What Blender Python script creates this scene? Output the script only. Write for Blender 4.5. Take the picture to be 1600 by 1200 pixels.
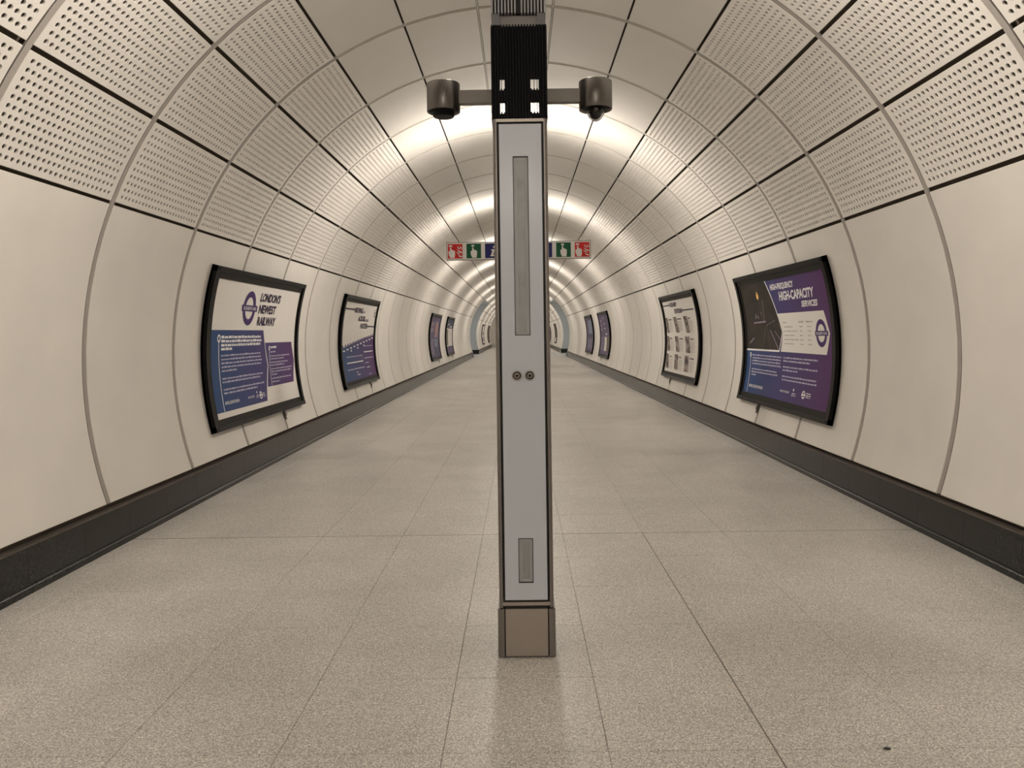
import bpy, bmesh, math, random
from mathutils import Matrix, Vector

random.seed(7)
for o in list(bpy.data.objects):
    bpy.data.objects.remove(o)
SC = bpy.context.scene
COL = SC.collection
PI = math.pi
rad = math.radians

# ------------------------------------------------------------------ camera
# focal length 1200 px of the 1600 px frame; the picture is a level view with the lens shifted
cam_d = bpy.data.cameras.new('camera')
cam_d.sensor_width = 36.0
cam_d.lens = 27.0
cam_d.shift_x = -(803.92 - 800) / 1600
cam_d.shift_y = -(600 - 519.65) / 1600
cam_d.clip_start = 0.05
cam_d.clip_end = 300
cam = bpy.data.objects.new('camera', cam_d)
COL.objects.link(cam)
cam.matrix_world = (Matrix.Translation((-0.0005, 0, 1.5)) @ Matrix.Rotation(0.0068, 4, 'Z')
                    @ Matrix.Rotation(PI / 2, 4, 'X') @ Matrix.Rotation(-0.014, 4, 'Z'))
SC.camera = cam

# ------------------------------------------------------------------ world, exposure
w = bpy.data.worlds.new('world')
SC.world = w
w.use_nodes = True
w.node_tree.nodes['Background'].inputs[0].default_value = (0.9, 0.85, 0.75, 1)
w.node_tree.nodes['Background'].inputs[1].default_value = 0.0
SC.view_settings.view_transform = 'Standard'
SC.view_settings.look = 'None'
SC.view_settings.gamma = 1.0
SC.view_settings.use_curve_mapping = False
SC.view_settings.exposure = 0.0
LAMP_COL = (1.0, 0.922, 0.825)
LAMP_W = 137.0            # watts per totem, shared by its emitters
try:
    SC.cycles.max_bounces = 6
    SC.cycles.diffuse_bounces = 4
except Exception:
    pass

# ------------------------------------------------------------------ tunnel dimensions
R = 3.11                 # lining radius
CZ = 1.317               # height of the tunnel axis
Z0, DZ = 5.432, 1.413    # first ring joint ahead, ring length
STEP = 12.42
LOW, TOP = -18.95, 21.58
K0, K1 = -7, 53          # rings built
PORT = (30, 35)          # rings with side openings
WF = 2.90                # half width of the floor
TP = 0.593               # floor tile pitch
TY = 5.71                # a transverse tile joint
YB, YE = Z0 + K0 * DZ, Z0 + K1 * DZ
YP0, YP1 = Z0 + PORT[0] * DZ, Z0 + PORT[1] * DZ


# ------------------------------------------------------------------ helpers
class MB:
    def __init__(self):
        self.v, self.f, self.m, self.uv = [], [], [], None

    def add(self, vs, fs, mi=0):
        n = len(self.v)
        self.v += [tuple(p) for p in vs]
        self.f += [tuple(i + n for i in q) for q in fs]
        self.m += [mi] * len(fs)
        return self

    def box(self, x0, x1, y0, y1, z0, z1, mi=0):
        vs = [(x, y, z) for z in (z0, z1) for y in (y0, y1) for x in (x0, x1)]
        return self.add(vs, [(0, 2, 3, 1), (4, 5, 7, 6), (0, 1, 5, 4), (2, 6, 7, 3), (0, 4, 6, 2), (1, 3, 7, 5)], mi)

    def cyl(self, c, r0, r1, z0, z1, n=32, mi=0):
        vs = []
        for r, z in ((r0, z0), (r1, z1)):
            vs += [(c[0] + r * math.cos(2 * PI * i / n), c[1] + r * math.sin(2 * PI * i / n), z) for i in range(n)]
        fs = [(i, (i + 1) % n, n + (i + 1) % n, n + i) for i in range(n)]
        fs += [tuple(range(n - 1, -1, -1)), tuple(range(n, 2 * n))]
        return self.add(vs, fs, mi)

    def lathe(self, c, prof, n=40, axis='z', mi=0):
        """prof: (radius, height) pairs; closed at radius 0"""
        vs, fs = [], []
        for r, h in prof:
            for i in range(n):
                a = 2 * PI * i / n
                p = (r * math.cos(a), r * math.sin(a), h)
                if axis == 'y':
                    p = (p[0], p[2], p[1])
                vs.append((c[0] + p[0], c[1] + p[1], c[2] + p[2]))
        for j in range(len(prof) - 1):
            for i in range(n):
                i2 = (i + 1) % n
                fs.append((j * n + i, j * n + i2, (j + 1) * n + i2, (j + 1) * n + i))
        fs.append(tuple(range(n)))
        fs.append(tuple((len(prof) - 1) * n + i for i in range(n)))
        return self.add(vs, fs, mi)

    def prism(self, prof, y0, y1, mi=0):
        """profile of (x, z) points extruded along y"""
        n = len(prof)
        vs = [(x, y0, z) for x, z in prof] + [(x, y1, z) for x, z in prof]
        fs = [(i, (i + 1) % n, n + (i + 1) % n, n + i) for i in range(n)]
        fs += [tuple(range(n)), tuple(range(2 * n - 1, n - 1, -1))]
        return self.add(vs, fs, mi)

    def prism_z(self, prof, z0, z1, mi=0):
        n = len(prof)
        vs = [(x, y, z0) for x, y in prof] + [(x, y, z1) for x, y in prof]
        fs = [(i, (i + 1) % n, n + (i + 1) % n, n + i) for i in range(n)]
        fs += [tuple(range(n)), tuple(range(2 * n - 1, n - 1, -1))]
        return self.add(vs, fs, mi)

    def build(self, name, mats, parent=None, smooth=None, uvs=None):
        me = bpy.data.meshes.new(name)
        me.from_pydata(self.v, [], self.f)
        if not isinstance(mats, (list, tuple)):
            mats = [mats]
        for m in mats:
            me.materials.append(m)
        me.polygons.foreach_set('material_index', self.m)
        if uvs is not None:
            ul = me.uv_layers.new(name='print')
            for lp in me.loops:
                ul.data[lp.index].uv = uvs[lp.vertex_index]
        bm = bmesh.new()
        bm.from_mesh(me)
        bmesh.ops.recalc_face_normals(bm, faces=bm.faces)
        bm.to_mesh(me)
        bm.free()
        if smooth:
            me.polygons.foreach_set('use_smooth', [True] * len(me.polygons))
            me.set_sharp_from_angle(angle=rad(smooth))
        me.update()
        o = bpy.data.objects.new(name, me)
        COL.objects.link(o)
        if parent is not None:
            o.parent = parent
        return o


def empty(name, loc=(0, 0, 0)):
    o = bpy.data.objects.new(name, None)
    o.empty_display_size = 0.1
    COL.objects.link(o)
    o.location = loc
    return o


def tag(o, label=None, cat=None, group=None, kind=None):
    if label: o['label'] = label
    if cat: o['category'] = cat
    if group: o['group'] = group
    if kind: o['kind'] = kind
    return o


def copy_part(src, parent, loc=None, rot=None):
    c = src.copy()
    COL.objects.link(c)
    c.parent = parent
    if loc is not None: c.location = loc
    if rot is not None: c.rotation_euler = rot
    return c


def copy_tree(o, parent=None):
    c = o.copy()
    COL.objects.link(c)
    c.parent = parent
    for ch in list(o.children):
        copy_tree(ch, c)
    return c


def arc_box(mb, r0, r1, t0, t1, y0, y1, n, bev=0.0, mi=0):
    """curved slab about the y axis (axis at the origin, angle 0 along +x); r0 is the inner, visible face"""
    db = math.degrees(bev / r0) if bev else 0
    prof = [(r1, t0), (r1, t1)]
    ts = [t0 + (t1 - t0) * i / n for i in range(n + 1)]
    rows = []
    for t in ts:
        c, s = math.cos(rad(t)), math.sin(rad(t))
        tt = t
        ri = r0
        rows.append((c, s))
    vs, fs = [], []
    if bev:
        angs = [(t0, 1)] + [(t0 + db, 0)] + [(t, 0) for t in ts[1:-1]] + [(t1 - db, 0), (t1, 1)]
        ys = [(y0, 1), (y0 + bev, 0), (y1 - bev, 0), (y1, 1)]
    else:
        angs = [(t, 0) for t in ts]
        ys = [(y0, 0), (y1, 0)]
    na, ny = len(angs), len(ys)
    for t, e in angs:
        for y, g in ys:
            r = r0 + (bev if (e or g) else 0)
            vs.append((r * math.cos(rad(t)), y, r * math.sin(rad(t))))
    for i in range(na - 1):
        for j in range(ny - 1):
            a = i * ny + j
            fs.append((a, a + 1, a + ny + 1, a + ny))
    b = len(vs)
    for t, e in angs:
        for y in (y0, y1):
            vs.append((r1 * math.cos(rad(t)), y, r1 * math.sin(rad(t))))
    for i in range(na - 1):
        a = b + 2 * i
        fs.append((a, a + 2, a + 3, a + 1))
        fs.append((i * ny, (i + 1) * ny, a + 2, a))
        fs.append((i * ny + ny - 1, a + 1, a + 3, (i + 1) * ny + ny - 1))
    fs.append((b, b + 1) + tuple(ny - 1 - j for j in range(ny)))
    e = b + 2 * (na - 1)
    fs.append((e, e + 1) + tuple(na * ny - 1 - j for j in range(ny)))
    mb.add(vs, fs, mi)
    return mb


def plate(mb, x0, x1, z0, z1, y0, y1, holes, mi=0):
    """upright plate with real rectangular openings (x0,x1,z0,z1)"""
    xs = sorted({x0, x1, *[h[0] for h in holes], *[h[1] for h in holes]})
    zs = sorted({z0, z1, *[h[2] for h in holes], *[h[3] for h in holes]})
    for a, b in zip(xs, xs[1:]):
        for c, d in zip(zs, zs[1:]):
            mx, mz = (a + b) / 2, (c + d) / 2
            if any(h[0] < mx < h[1] and h[2] < mz < h[3] for h in holes):
                continue
            mb.box(a, b, y0, y1, c, d, mi)
    return mb


# ------------------------------------------------------------------ materials
def mat(name, col, rough=0.6, metal=0.0, spec=0.5, mott=0.0, mscale=3.0, rnd=0.0, bump=0.0, bscale=60.0, coat=0.0):
    m = bpy.data.materials.new(name)
    m.use_nodes = True
    nt = m.node_tree
    b = nt.nodes['Principled BSDF']
    b.inputs['Base Color'].default_value = (*col, 1)
    b.inputs['Roughness'].default_value = rough
    b.inputs['Metallic'].default_value = metal
    b.inputs['Specular IOR Level'].default_value = spec
    b.inputs['Coat Weight'].default_value = coat
    b.inputs['Coat Roughness'].default_value = 0.08
    src = None
    if mott or rnd:
        tc = nt.nodes.new('ShaderNodeTexCoord')
        hsv = nt.nodes.new('ShaderNodeHueSaturation')
        hsv.inputs['Color'].default_value = (*col, 1)
        add = nt.nodes.new('ShaderNodeMath'); add.operation = 'ADD'
        if mott:
            nz = nt.nodes.new('ShaderNodeTexNoise')
            nz.inputs['Scale'].default_value = mscale
            nz.inputs['Detail'].default_value = 2
            nt.links.new(tc.outputs['Object'], nz.inputs['Vector'])
            mr = nt.nodes.new('ShaderNodeMapRange')
            mr.inputs['From Min'].default_value = 0.3
            mr.inputs['From Max'].default_value = 0.7
            mr.inputs['To Min'].default_value = 1 - mott
            mr.inputs['To Max'].default_value = 1 + mott
            nt.links.new(nz.outputs['Fac'], mr.inputs['Value'])
            nt.links.new(mr.outputs['Result'], add.inputs[0])
        else:
            add.inputs[0].default_value = 1.0
        if rnd:
            oi = nt.nodes.new('ShaderNodeObjectInfo')
            mr2 = nt.nodes.new('ShaderNodeMapRange')
            mr2.inputs['To Min'].default_value = -rnd
            mr2.inputs['To Max'].default_value = rnd
            nt.links.new(oi.outputs['Random'], mr2.inputs['Value'])
            nt.links.new(mr2.outputs['Result'], add.inputs[1])
        else:
            add.inputs[1].default_value = 0.0
        nt.links.new(add.outputs[0], hsv.inputs['Value'])
        nt.links.new(hsv.outputs['Color'], b.inputs['Base Color'])
    if bump:
        tc = nt.nodes.new('ShaderNodeTexCoord')
        nz = nt.nodes.new('ShaderNodeTexNoise')
        nz.inputs['Scale'].default_value = bscale
        nz.inputs['Detail'].default_value = 3
        bp = nt.nodes.new('ShaderNodeBump')
        bp.inputs['Strength'].default_value = bump
        bp.inputs['Distance'].default_value = 0.004
        nt.links.new(tc.outputs['Object'], nz.inputs['Vector'])
        nt.links.new(nz.outputs['Fac'], bp.inputs['Height'])
        nt.links.new(bp.outputs['Normal'], b.inputs['Normal'])
    return m


def terrazzo(name, joints):
    """speckled granite; joints=True draws the tile joints too (where tiles are too far to pick apart)"""
    m = bpy.data.materials.new(name)
    m.use_nodes = True
    nt = m.node_tree
    N, L = nt.nodes, nt.links
    b = N['Principled BSDF']
    geo = N.new('ShaderNodeNewGeometry')
    n1 = N.new('ShaderNodeTexNoise'); n1.inputs['Scale'].default_value = 140; n1.inputs['Detail'].default_value = 2
    n1.inputs['Roughness'].default_value = 0.7
    n2 = N.new('ShaderNodeTexNoise'); n2.inputs['Scale'].default_value = 1.6; n2.inputs['Detail'].default_value = 2
    vo = N.new('ShaderNodeTexVoronoi'); vo.inputs['Scale'].default_value = 170
    for n in (n1, n2, vo):
        L.new(geo.outputs['Position'], n.inputs['Vector'])
    cr = N.new('ShaderNodeValToRGB')
    e = cr.color_ramp.elements
    e[0].position = 0.30; e[0].color = (0.25, 0.236, 0.222, 1)
    e[1].position = 0.70; e[1].color = (0.97, 0.94, 0.90, 1)
    x = e.new(0.46); x.color = (0.575, 0.548, 0.515, 1)
    x = e.new(0.57); x.color = (0.66, 0.632, 0.595, 1)
    L.new(n1.outputs['Fac'], cr.inputs['Fac'])
    # darker and paler grains
    gr = N.new('ShaderNodeMapRange')
    gr.inputs['From Min'].default_value = 0; gr.inputs['From Max'].default_value = 1
    gr.inputs['To Min'].default_value = 0.66; gr.inputs['To Max'].default_value = 1.34
    sep = N.new('ShaderNodeSeparateColor')
    L.new(vo.outputs['Color'], sep.inputs['Color'])
    L.new(sep.outputs[0], gr.inputs['Value'])
    mr = N.new('ShaderNodeMapRange')
    mr.inputs['From Min'].default_value = 0.3; mr.inputs['From Max'].default_value = 0.7
    mr.inputs['To Min'].default_value = 0.93; mr.inputs['To Max'].default_value = 1.07
    L.new(n2.outputs['Fac'], mr.inputs['Value'])
    mu = N.new('ShaderNodeMath'); mu.operation = 'MULTIPLY'
    L.new(gr.outputs['Result'], mu.inputs[0]); L.new(mr.outputs['Result'], mu.inputs[1])
    last = mu
    oi = N.new('ShaderNodeObjectInfo')
    m2 = N.new('ShaderNodeMapRange'); m2.inputs['To Min'].default_value = 0.97; m2.inputs['To Max'].default_value = 1.03
    L.new(oi.outputs['Random'], m2.inputs['Value'])
    if not joints:
        mu2 = N.new('ShaderNodeMath'); mu2.operation = 'MULTIPLY'
        L.new(last.outputs[0], mu2.inputs[0]); L.new(m2.outputs['Result'], mu2.inputs[1])
        last = mu2
    hsv = N.new('ShaderNodeHueSaturation')
    L.new(cr.outputs['Color'], hsv.inputs['Color']); L.new(last.outputs[0], hsv.inputs['Value'])
    out = hsv.outputs['Color']
    if joints:
        br = N.new('ShaderNodeTexBrick')
        br.offset = 0.0
        br.inputs['Scale'].default_value = 1.0
        br.inputs['Brick Width'].default_value = TP
        br.inputs['Row Height'].default_value = TP
        br.inputs['Mortar Size'].default_value = 0.002
        br.inputs['Mortar Smooth'].default_value = 0.0
        br.inputs['Color1'].default_value = (0, 0, 0, 1)
        br.inputs['Color2'].default_value = (0, 0, 0, 1)
        br.inputs['Mortar'].default_value = (1, 1, 1, 1)
        mp = N.new('ShaderNodeMapping')
        mp.inputs['Location'].default_value = (TP * 20.5, TP * 20 - TY, 0)
        L.new(geo.outputs['Position'], mp.inputs['Vector'])
        L.new(mp.outputs['Vector'], br.inputs['Vector'])
        mx = N.new('ShaderNodeMix'); mx.data_type = 'RGBA'
        L.new(br.outputs['Color'], mx.inputs[0])
        L.new(out, mx.inputs[6])
        mx.inputs[7].default_value = (0.25, 0.225, 0.19, 1)
        out = mx.outputs[2]
    L.new(out, b.inputs['Base Color'])
    b.inputs['Roughness'].default_value = 0.36
    b.inputs['Specular IOR Level'].default_value = 0.42
    bp = N.new('ShaderNodeBump'); bp.inputs['Strength'].default_value = 0.06; bp.inputs['Distance'].default_value = 0.002
    L.new(n1.outputs['Fac'], bp.inputs['Height'])
    L.new(bp.outputs['Normal'], b.inputs['Normal'])
    return m


def emission(name, col, s):
    m = bpy.data.materials.new(name)
    m.use_nodes = True
    b = m.node_tree.nodes['Principled BSDF']
    b.inputs['Base Color'].default_value = (*col, 1)
    b.inputs['Emission Color'].default_value = (*col, 1)
    b.inputs['Emission Strength'].default_value = s
    return m


def gradient(name, c0, c1, rot=0.0):
    """printed colour running across a poster (uv of the sheet, 0..1)"""
    m = bpy.data.materials.new(name)
    m.use_nodes = True
    nt = m.node_tree
    b = nt.nodes['Principled BSDF']
    uv = nt.nodes.new('ShaderNodeUVMap'); uv.uv_map = 'print'
    sp = nt.nodes.new('ShaderNodeSeparateXYZ')
    mx = nt.nodes.new('ShaderNodeMix'); mx.data_type = 'RGBA'
    mx.inputs[6].default_value = (*c0, 1); mx.inputs[7].default_value = (*c1, 1)
    nt.links.new(uv.outputs['UV'], sp.inputs[0])
    nt.links.new(sp.outputs[0], mx.inputs[0])
    nt.links.new(mx.outputs[2], b.inputs['Base Color'])
    b.inputs['Roughness'].default_value = 0.45
    b.inputs['Specular IOR Level'].default_value = 0.22
    return m


def photo_print(name, c0, c1, scale, pos=0.55):
    m = bpy.data.materials.new(name)
    m.use_nodes = True
    nt = m.node_tree
    b = nt.nodes['Principled BSDF']
    uv = nt.nodes.new('ShaderNodeUVMap'); uv.uv_map = 'print'
    nz = nt.nodes.new('ShaderNodeTexNoise'); nz.inputs['Scale'].default_value = scale; nz.inputs['Detail'].default_value = 4
    cr = nt.nodes.new('ShaderNodeValToRGB')
    cr.color_ramp.elements[0].position = pos - 0.12; cr.color_ramp.elements[0].color = (*c0, 1)
    cr.color_ramp.elements[1].position = pos + 0.15; cr.color_ramp.elements[1].color = (*c1, 1)
    nt.links.new(uv.outputs['UV'], nz.inputs['Vector'])
    nt.links.new(nz.outputs['Fac'], cr.inputs['Fac'])
    nt.links.new(cr.outputs['Color'], b.inputs['Base Color'])
    b.inputs['Roughness'].default_value = 0.45
    b.inputs['Specular IOR Level'].default_value = 0.22
    return m


M = {}
M['panel'] = mat('wall_panel_concrete', (0.72, 0.685, 0.635), 0.55, spec=0.4, mott=0.035, mscale=2.2, rnd=0.03)
M['acoustic'] = mat('acoustic_panel_concrete', (0.72, 0.685, 0.635), 0.6, spec=0.35, mott=0.025, mscale=2.5, rnd=0.025)
M['ceil'] = mat('ceiling_panel_concrete', (0.62, 0.592, 0.545), 0.5, spec=0.4, mott=0.03, mscale=1.8, rnd=0.025)
M['strip'] = mat('joint_seal', (0.36, 0.33, 0.30), 0.8, spec=0.2)
M['void'] = mat('dark_void', (0.16, 0.13, 0.105), 0.9, spec=0.1)
M['hole_shade'] = mat('shaded_hole_backing', (0.12, 0.105, 0.088), 0.9, spec=0.1)  # hole insides darkened: shade of their depth put into the backing's colour
M['fixing'] = mat('fixing_black', (0.015, 0.014, 0.012), 0.3)
M['tile'] = terrazzo('granite_tile', False)
M['floor'] = terrazzo('granite_floor', True)
M['grout'] = mat('grout', (0.27, 0.24, 0.20), 0.8)
M['move'] = mat('movement_joint', (0.16, 0.145, 0.125), 0.5)
M['skirt'] = mat('dark_granite', (0.020, 0.0205, 0.018), 0.25, spec=0.32, mott=0.25, mscale=60, rnd=0.12)
M['skirt_trim'] = mat('bronze_trim', (0.10, 0.082, 0.07), 0.45, metal=0.3)
M['bronze'] = mat('bronze_anodised', (0.43, 0.385, 0.35), 0.38, metal=0.8)
M['bronze_dark'] = mat('bronze_dark', (0.155, 0.142, 0.132), 0.30, metal=0.9)
M['post'] = mat('bronze_post', (0.25, 0.225, 0.212), 0.34, metal=0.8)
M['arm'] = mat('bronze_arm', (0.24, 0.222, 0.208), 0.5, metal=0.3)
M['strip_ceil'] = mat('ceiling_joint_seal', (0.46, 0.43, 0.385), 0.8, spec=0.2)
M['black'] = mat('black_powder_coat', (0.003, 0.003, 0.005), 0.5, spec=0.15)
M['gasket'] = mat('black_gasket', (0.012, 0.011, 0.010), 0.5)
M['glass'] = mat('milky_glass', (0.67, 0.715, 0.805), 0.22, spec=0.25)
M['slot'] = mat('slot_grey', (0.50, 0.52, 0.54), 0.4)
M['slot_in'] = mat('slot_diffuser', (0.36, 0.375, 0.385), 0.35, mott=0.12, mscale=12)
M['alu'] = mat('grey_aluminium', (0.17, 0.17, 0.185), 0.4, metal=0.5)
M['alu_fin'] = mat('fin_aluminium', (0.40, 0.40, 0.42), 0.4, metal=0.4)
M['alu_light'] = mat('pale_aluminium', (0.34, 0.32, 0.315), 0.45, metal=0.3)
M['frame'] = mat('poster_frame_black', (0.0035, 0.0033, 0.003), 0.22, spec=0.14)
M['frame_in'] = mat('poster_clip_black', (0.012, 0.0105, 0.008), 0.4, spec=0.10)
M['paper'] = mat('poster_paper', (0.80, 0.76, 0.71), 0.4)
M['ink'] = mat('print_purple', (0.050, 0.016, 0.125), 0.4, spec=0.22)
M['ink_dark'] = mat('print_dark_purple', (0.026, 0.010, 0.050), 0.4, spec=0.22)
M['white_ink'] = mat('print_white', (0.82, 0.80, 0.80), 0.4, spec=0.22)
M['pale_ink'] = mat('print_lilac', (0.50, 0.47, 0.60), 0.4, spec=0.22)
M['grey_ink'] = mat('print_grey', (0.42, 0.38, 0.34), 0.4, spec=0.22)
M['dot_ink'] = mat('print_dots', (0.66, 0.61, 0.56), 0.4, spec=0.22)
M['grad'] = gradient('print_blue_to_purple', (0.010, 0.060, 0.185), (0.085, 0.022, 0.125))
M['grad2'] = gradient('print_blue_to_plum', (0.008, 0.055, 0.19), (0.085, 0.018, 0.115))
M['night'] = photo_print('print_night_photo', (0.010, 0.008, 0.006), (0.03, 0.021, 0.015), 9, 0.5)
M['photo'] = photo_print('print_station_photo', (0.055, 0.035, 0.035), (0.45, 0.38, 0.33), 14, 0.52)
M['amber'] = mat('print_amber', (0.85, 0.50, 0.12), 0.4, spec=0.22)
M['rosy'] = mat('print_rosy', (0.42, 0.22, 0.17), 0.4, spec=0.22)
M['violet'] = mat('print_violet', (0.10, 0.07, 0.16), 0.4, spec=0.22)
M['sky'] = mat('print_pale_blue', (0.22, 0.28, 0.40), 0.4, spec=0.22)
M['navy'] = mat('print_navy', (0.025, 0.045, 0.10), 0.4, spec=0.22)
M['brown'] = mat('print_brown', (0.14, 0.10, 0.075), 0.4, spec=0.22)
M['lilac'] = mat('print_mauve', (0.30, 0.22, 0.30), 0.4, spec=0.22)
M['sign'] = mat('sign_enamel_white', (0.72, 0.70, 0.66), 0.4)
M['sign_edge'] = mat('sign_edge_grey', (0.17, 0.16, 0.13), 0.5)
M['red'] = mat('sign_red', (0.58, 0.022, 0.018), 0.4, spec=0.2)
M['green'] = mat('sign_green', (0.0, 0.085, 0.030), 0.4, spec=0.2)
M['blue'] = mat('sign_blue', (0.008, 0.008, 0.12), 0.4, spec=0.2)
M['cool'] = mat('passage_lining', (0.60, 0.62, 0.62), 0.5)
M['cool_lamp'] = emission('passage_lamp', (0.80, 0.92, 1.0), 22)
M['lens'] = mat('lens_black', (0.005, 0.005, 0.006), 0.08, coat=0.5)
M['lamp_lens'] = emission('uplight_lens', LAMP_COL, 12)
M['lamp_lens'].cycles.emission_sampling = 'NONE'
dm = bpy.data.materials.new('clear_dome'); dm.use_nodes = True
_b = dm.node_tree.nodes['Principled BSDF']
_b.inputs['Transmission Weight'].default_value = 1.0
_b.inputs['Roughness'].default_value = 0.02
_b.inputs['IOR'].default_value = 1.25
M['dome'] = dm


# ------------------------------------------------------------------ floor
def build_floor():
    ys, ye = TY - 6 * TP, TY + 21 * TP          # extent of the tiles built one by one
    mb = MB()
    mb.box(-WF - .05, WF + .05, ys, ye, -0.16, -0.0035, 1)      # bed showing in the joints
    mb.box(-WF - .05, WF + .05, YB - .1, ys, -0.16, 0.0, 0)
    mb.box(-WF - .05, WF + .05, ye, YE + .1, -0.16, 0.0, 0)
    mb.box(-8.2, -WF - .05, YP0, YP1, -0.16, 0.0, 0)
    mb.box(WF + .05, 8.2, YP0, YP1, -0.16, 0.0, 0)
    fl = mb.build('floor', [M['floor'], M['grout']])
    tag(fl, 'speckled warm grey granite tiled floor of the passage', kind='structure')
    edges = [-WF - .04] + [TP * (i + .5) for i in range(-5, 5)] + [WF + .04]
    protos = {}
    for r in range(27):
        y = ys + (r + .5) * TP
        for a, b in zip(edges, edges[1:]):
            wdt = round(b - a, 4)
            if wdt not in protos:
                g, h = 0.0010, 0.0012
                x0, x1, y0, y1 = -wdt / 2 + g, wdt / 2 - g, -TP / 2 + g, TP / 2 - g
                t = MB()
                vs = [(x, yy, -0.05) for x, yy in ((x0, y0), (x1, y0), (x1, y1), (x0, y1))]
                vs += [(x, yy, -h) for x, yy in ((x0, y0), (x1, y0), (x1, y1), (x0, y1))]
                vs += [(x, yy, 0) for x, yy in ((x0 + h, y0 + h), (x1 - h, y0 + h), (x1 - h, y1 - h), (x0 + h, y1 - h))]
                fs = [(0, 1, 5, 4), (1, 2, 6, 5), (2, 3, 7, 6), (3, 0, 4, 7), (4, 5, 9, 8), (5, 6, 10, 9), (6, 7, 11, 10), (7, 4, 8, 11), (8, 9, 10, 11), (3, 2, 1, 0)]
                t.add(vs, fs)
                o = t.build('floor_tile', M['tile'], fl)
                protos[wdt] = o
            else:
                o = copy_part(protos[wdt], fl)
            o.location = ((a + b) / 2, y, random.uniform(-0.0003, 0.0003))
    # two movement joints show darker than the tile joints
    mb = MB(); mb.box(-WF, WF, TY - .0028, TY + .0028, -.003, .0008)
    tag(mb.build('trim_1', M['move']), 'dark movement joint running across the floor in front of the posters', kind='structure')
    mb = MB(); mb.box(TP * 1.5 - .0028, TP * 1.5 + .0028, ys, TY, -.003, .0008)
    tag(mb.build('trim_2', M['move']), 'dark movement joint running lengthwise in the right foreground floor', kind='structure')


build_floor()


# ------------------------------------------------------------------ lining of the tunnel
def shell(name, segs):
    mb = MB()
    for t0, t1, y0, y1 in segs:
        arc_box(mb, R + .055, R + .13, t0, t1, y0, y1, max(2, int((t1 - t0) / 4)))
    o = mb.build(name, M['void'], smooth=30)
    o.location = (0, 0, CZ)
    return o


A3 = TOP + 3 * STEP      # edge of the smooth ceiling
A2 = TOP + 2 * STEP
wall_r = shell('wall_right', [(-20, A3, YB, YP0), (-20, A3, YP1, YE), (A2, A3, YP0, YP1)])
wall_l = shell('wall_left', [(180 - A3, 200, YB, YP0), (180 - A3, 200, YP1, YE), (180 - A3, 180 - A2, YP0, YP1)])
ceil = shell('ceiling', [(A3, 180 - A3, YB, YE)])
tag(wall_r, 'curved right wall of cream panels with perforated bands above', kind='structure')
tag(wall_l, 'curved left wall of cream panels with perforated bands above', kind='structure')
tag(ceil, 'curved smooth cream panel ceiling', kind='structure')

JG = 0.058               # width of a ring joint
PY0, PY1 = JG, DZ - 0.002
GAP = math.degrees(0.015 / R)
TH = 0.018


def perforated():
    mb = MB()
    pit_b, pit_a, nb, na = 0.0512, 0.0545, 25, 11
    half = rad(STEP) * R / 2 - 0.015
    b0 = PY0 + ((PY1 - PY0) - pit_b * nb) / 2
    a0 = -pit_a * na / 2
    V, F, MI, idx = [], [], [], {}

    def P(a, b, d):
        key = (round(a, 5), round(b, 5), round(d, 5))
        if key not in idx:
            t = a / R
            r = R + d
            idx[key] = len(V)
            V.append((r * math.cos(t), b, r * math.sin(t)))
        return idx[key]
    special = {(0, 0), (0, nb - 1), (na - 1, 0), (na - 1, nb - 1), (na // 2, nb // 2)}
    n = 12
    for i in range(na):
        for j in range(nb):
            ca, cb = a0 + (i + .5) * pit_a, b0 + (j + .5) * pit_b
            sq = [(-1, -1), (1, -1), (1, 1), (-1, 1)]
            cor = [P(ca + s[0] * pit_a / 2, cb + s[1] * pit_b / 2, 0) for s in sq]
            rings = []
            for rr, d in ((.0168, 0), (.0146, .0035), (.0142, .010), (.0140, .030)):
                rings.append([P(ca + rr * math.cos(rad(225 + 30 * q)), cb + rr * math.sin(rad(225 + 30 * q)), d) for q in range(n)])
            for s in range(4):
                r = rings[0]
                F.append((cor[s], cor[(s + 1) % 4], r[(3 * s + 3) % n], r[3 * s + 2], r[3 * s + 1], r[3 * s])); MI.append(0)
            for g in range(3):
                for q in range(n):
                    F.append((rings[g][q], rings[g][(q + 1) % n], rings[g + 1][(q + 1) % n], rings[g + 1][q])); MI.append(2 if g == 2 else 0)
            F.append(tuple(rings[3])); MI.append(1 if (i, j) in special else 2)
    # margin round the field of holes, small bevel, edge
    A = [a0 + k * pit_a for k in range(na + 1)]
    B = [b0 + k * pit_b for k in range(nb + 1)]
    bv = 0.003
    per = [(a, B[0]) for a in A] + [(A[-1], b) for b in B[1:]] + [(a, B[-1]) for a in A[-2::-1]] + [(A[0], b) for b in B[-2:0:-1]]

    def out(a, b, e):
        x = a
        y = b
        if abs(a - A[0]) < 1e-6: x = -half + e
        if abs(a - A[-1]) < 1e-6: x = half - e
        if abs(b - B[0]) < 1e-6: y = PY0 + e
        if abs(b - B[-1]) < 1e-6: y = PY1 - e
        return x, y
    loops = [[P(a, b, 0) for a, b in per], [P(*out(a, b, bv), 0) for a, b in per],
             [P(*out(a, b, 0), bv) for a, b in per], [P(*out(a, b, 0), TH) for a, b in per]]
    m = len(per)
    for g in range(3):
        for q in range(m):
            F.append((loops[g][q], loops[g][(q + 1) % m], loops[g + 1][(q + 1) % m], loops[g + 1][q])); MI.append(0)
    mb.v, mb.f, mb.m = V, F, MI
    return mb


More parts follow.
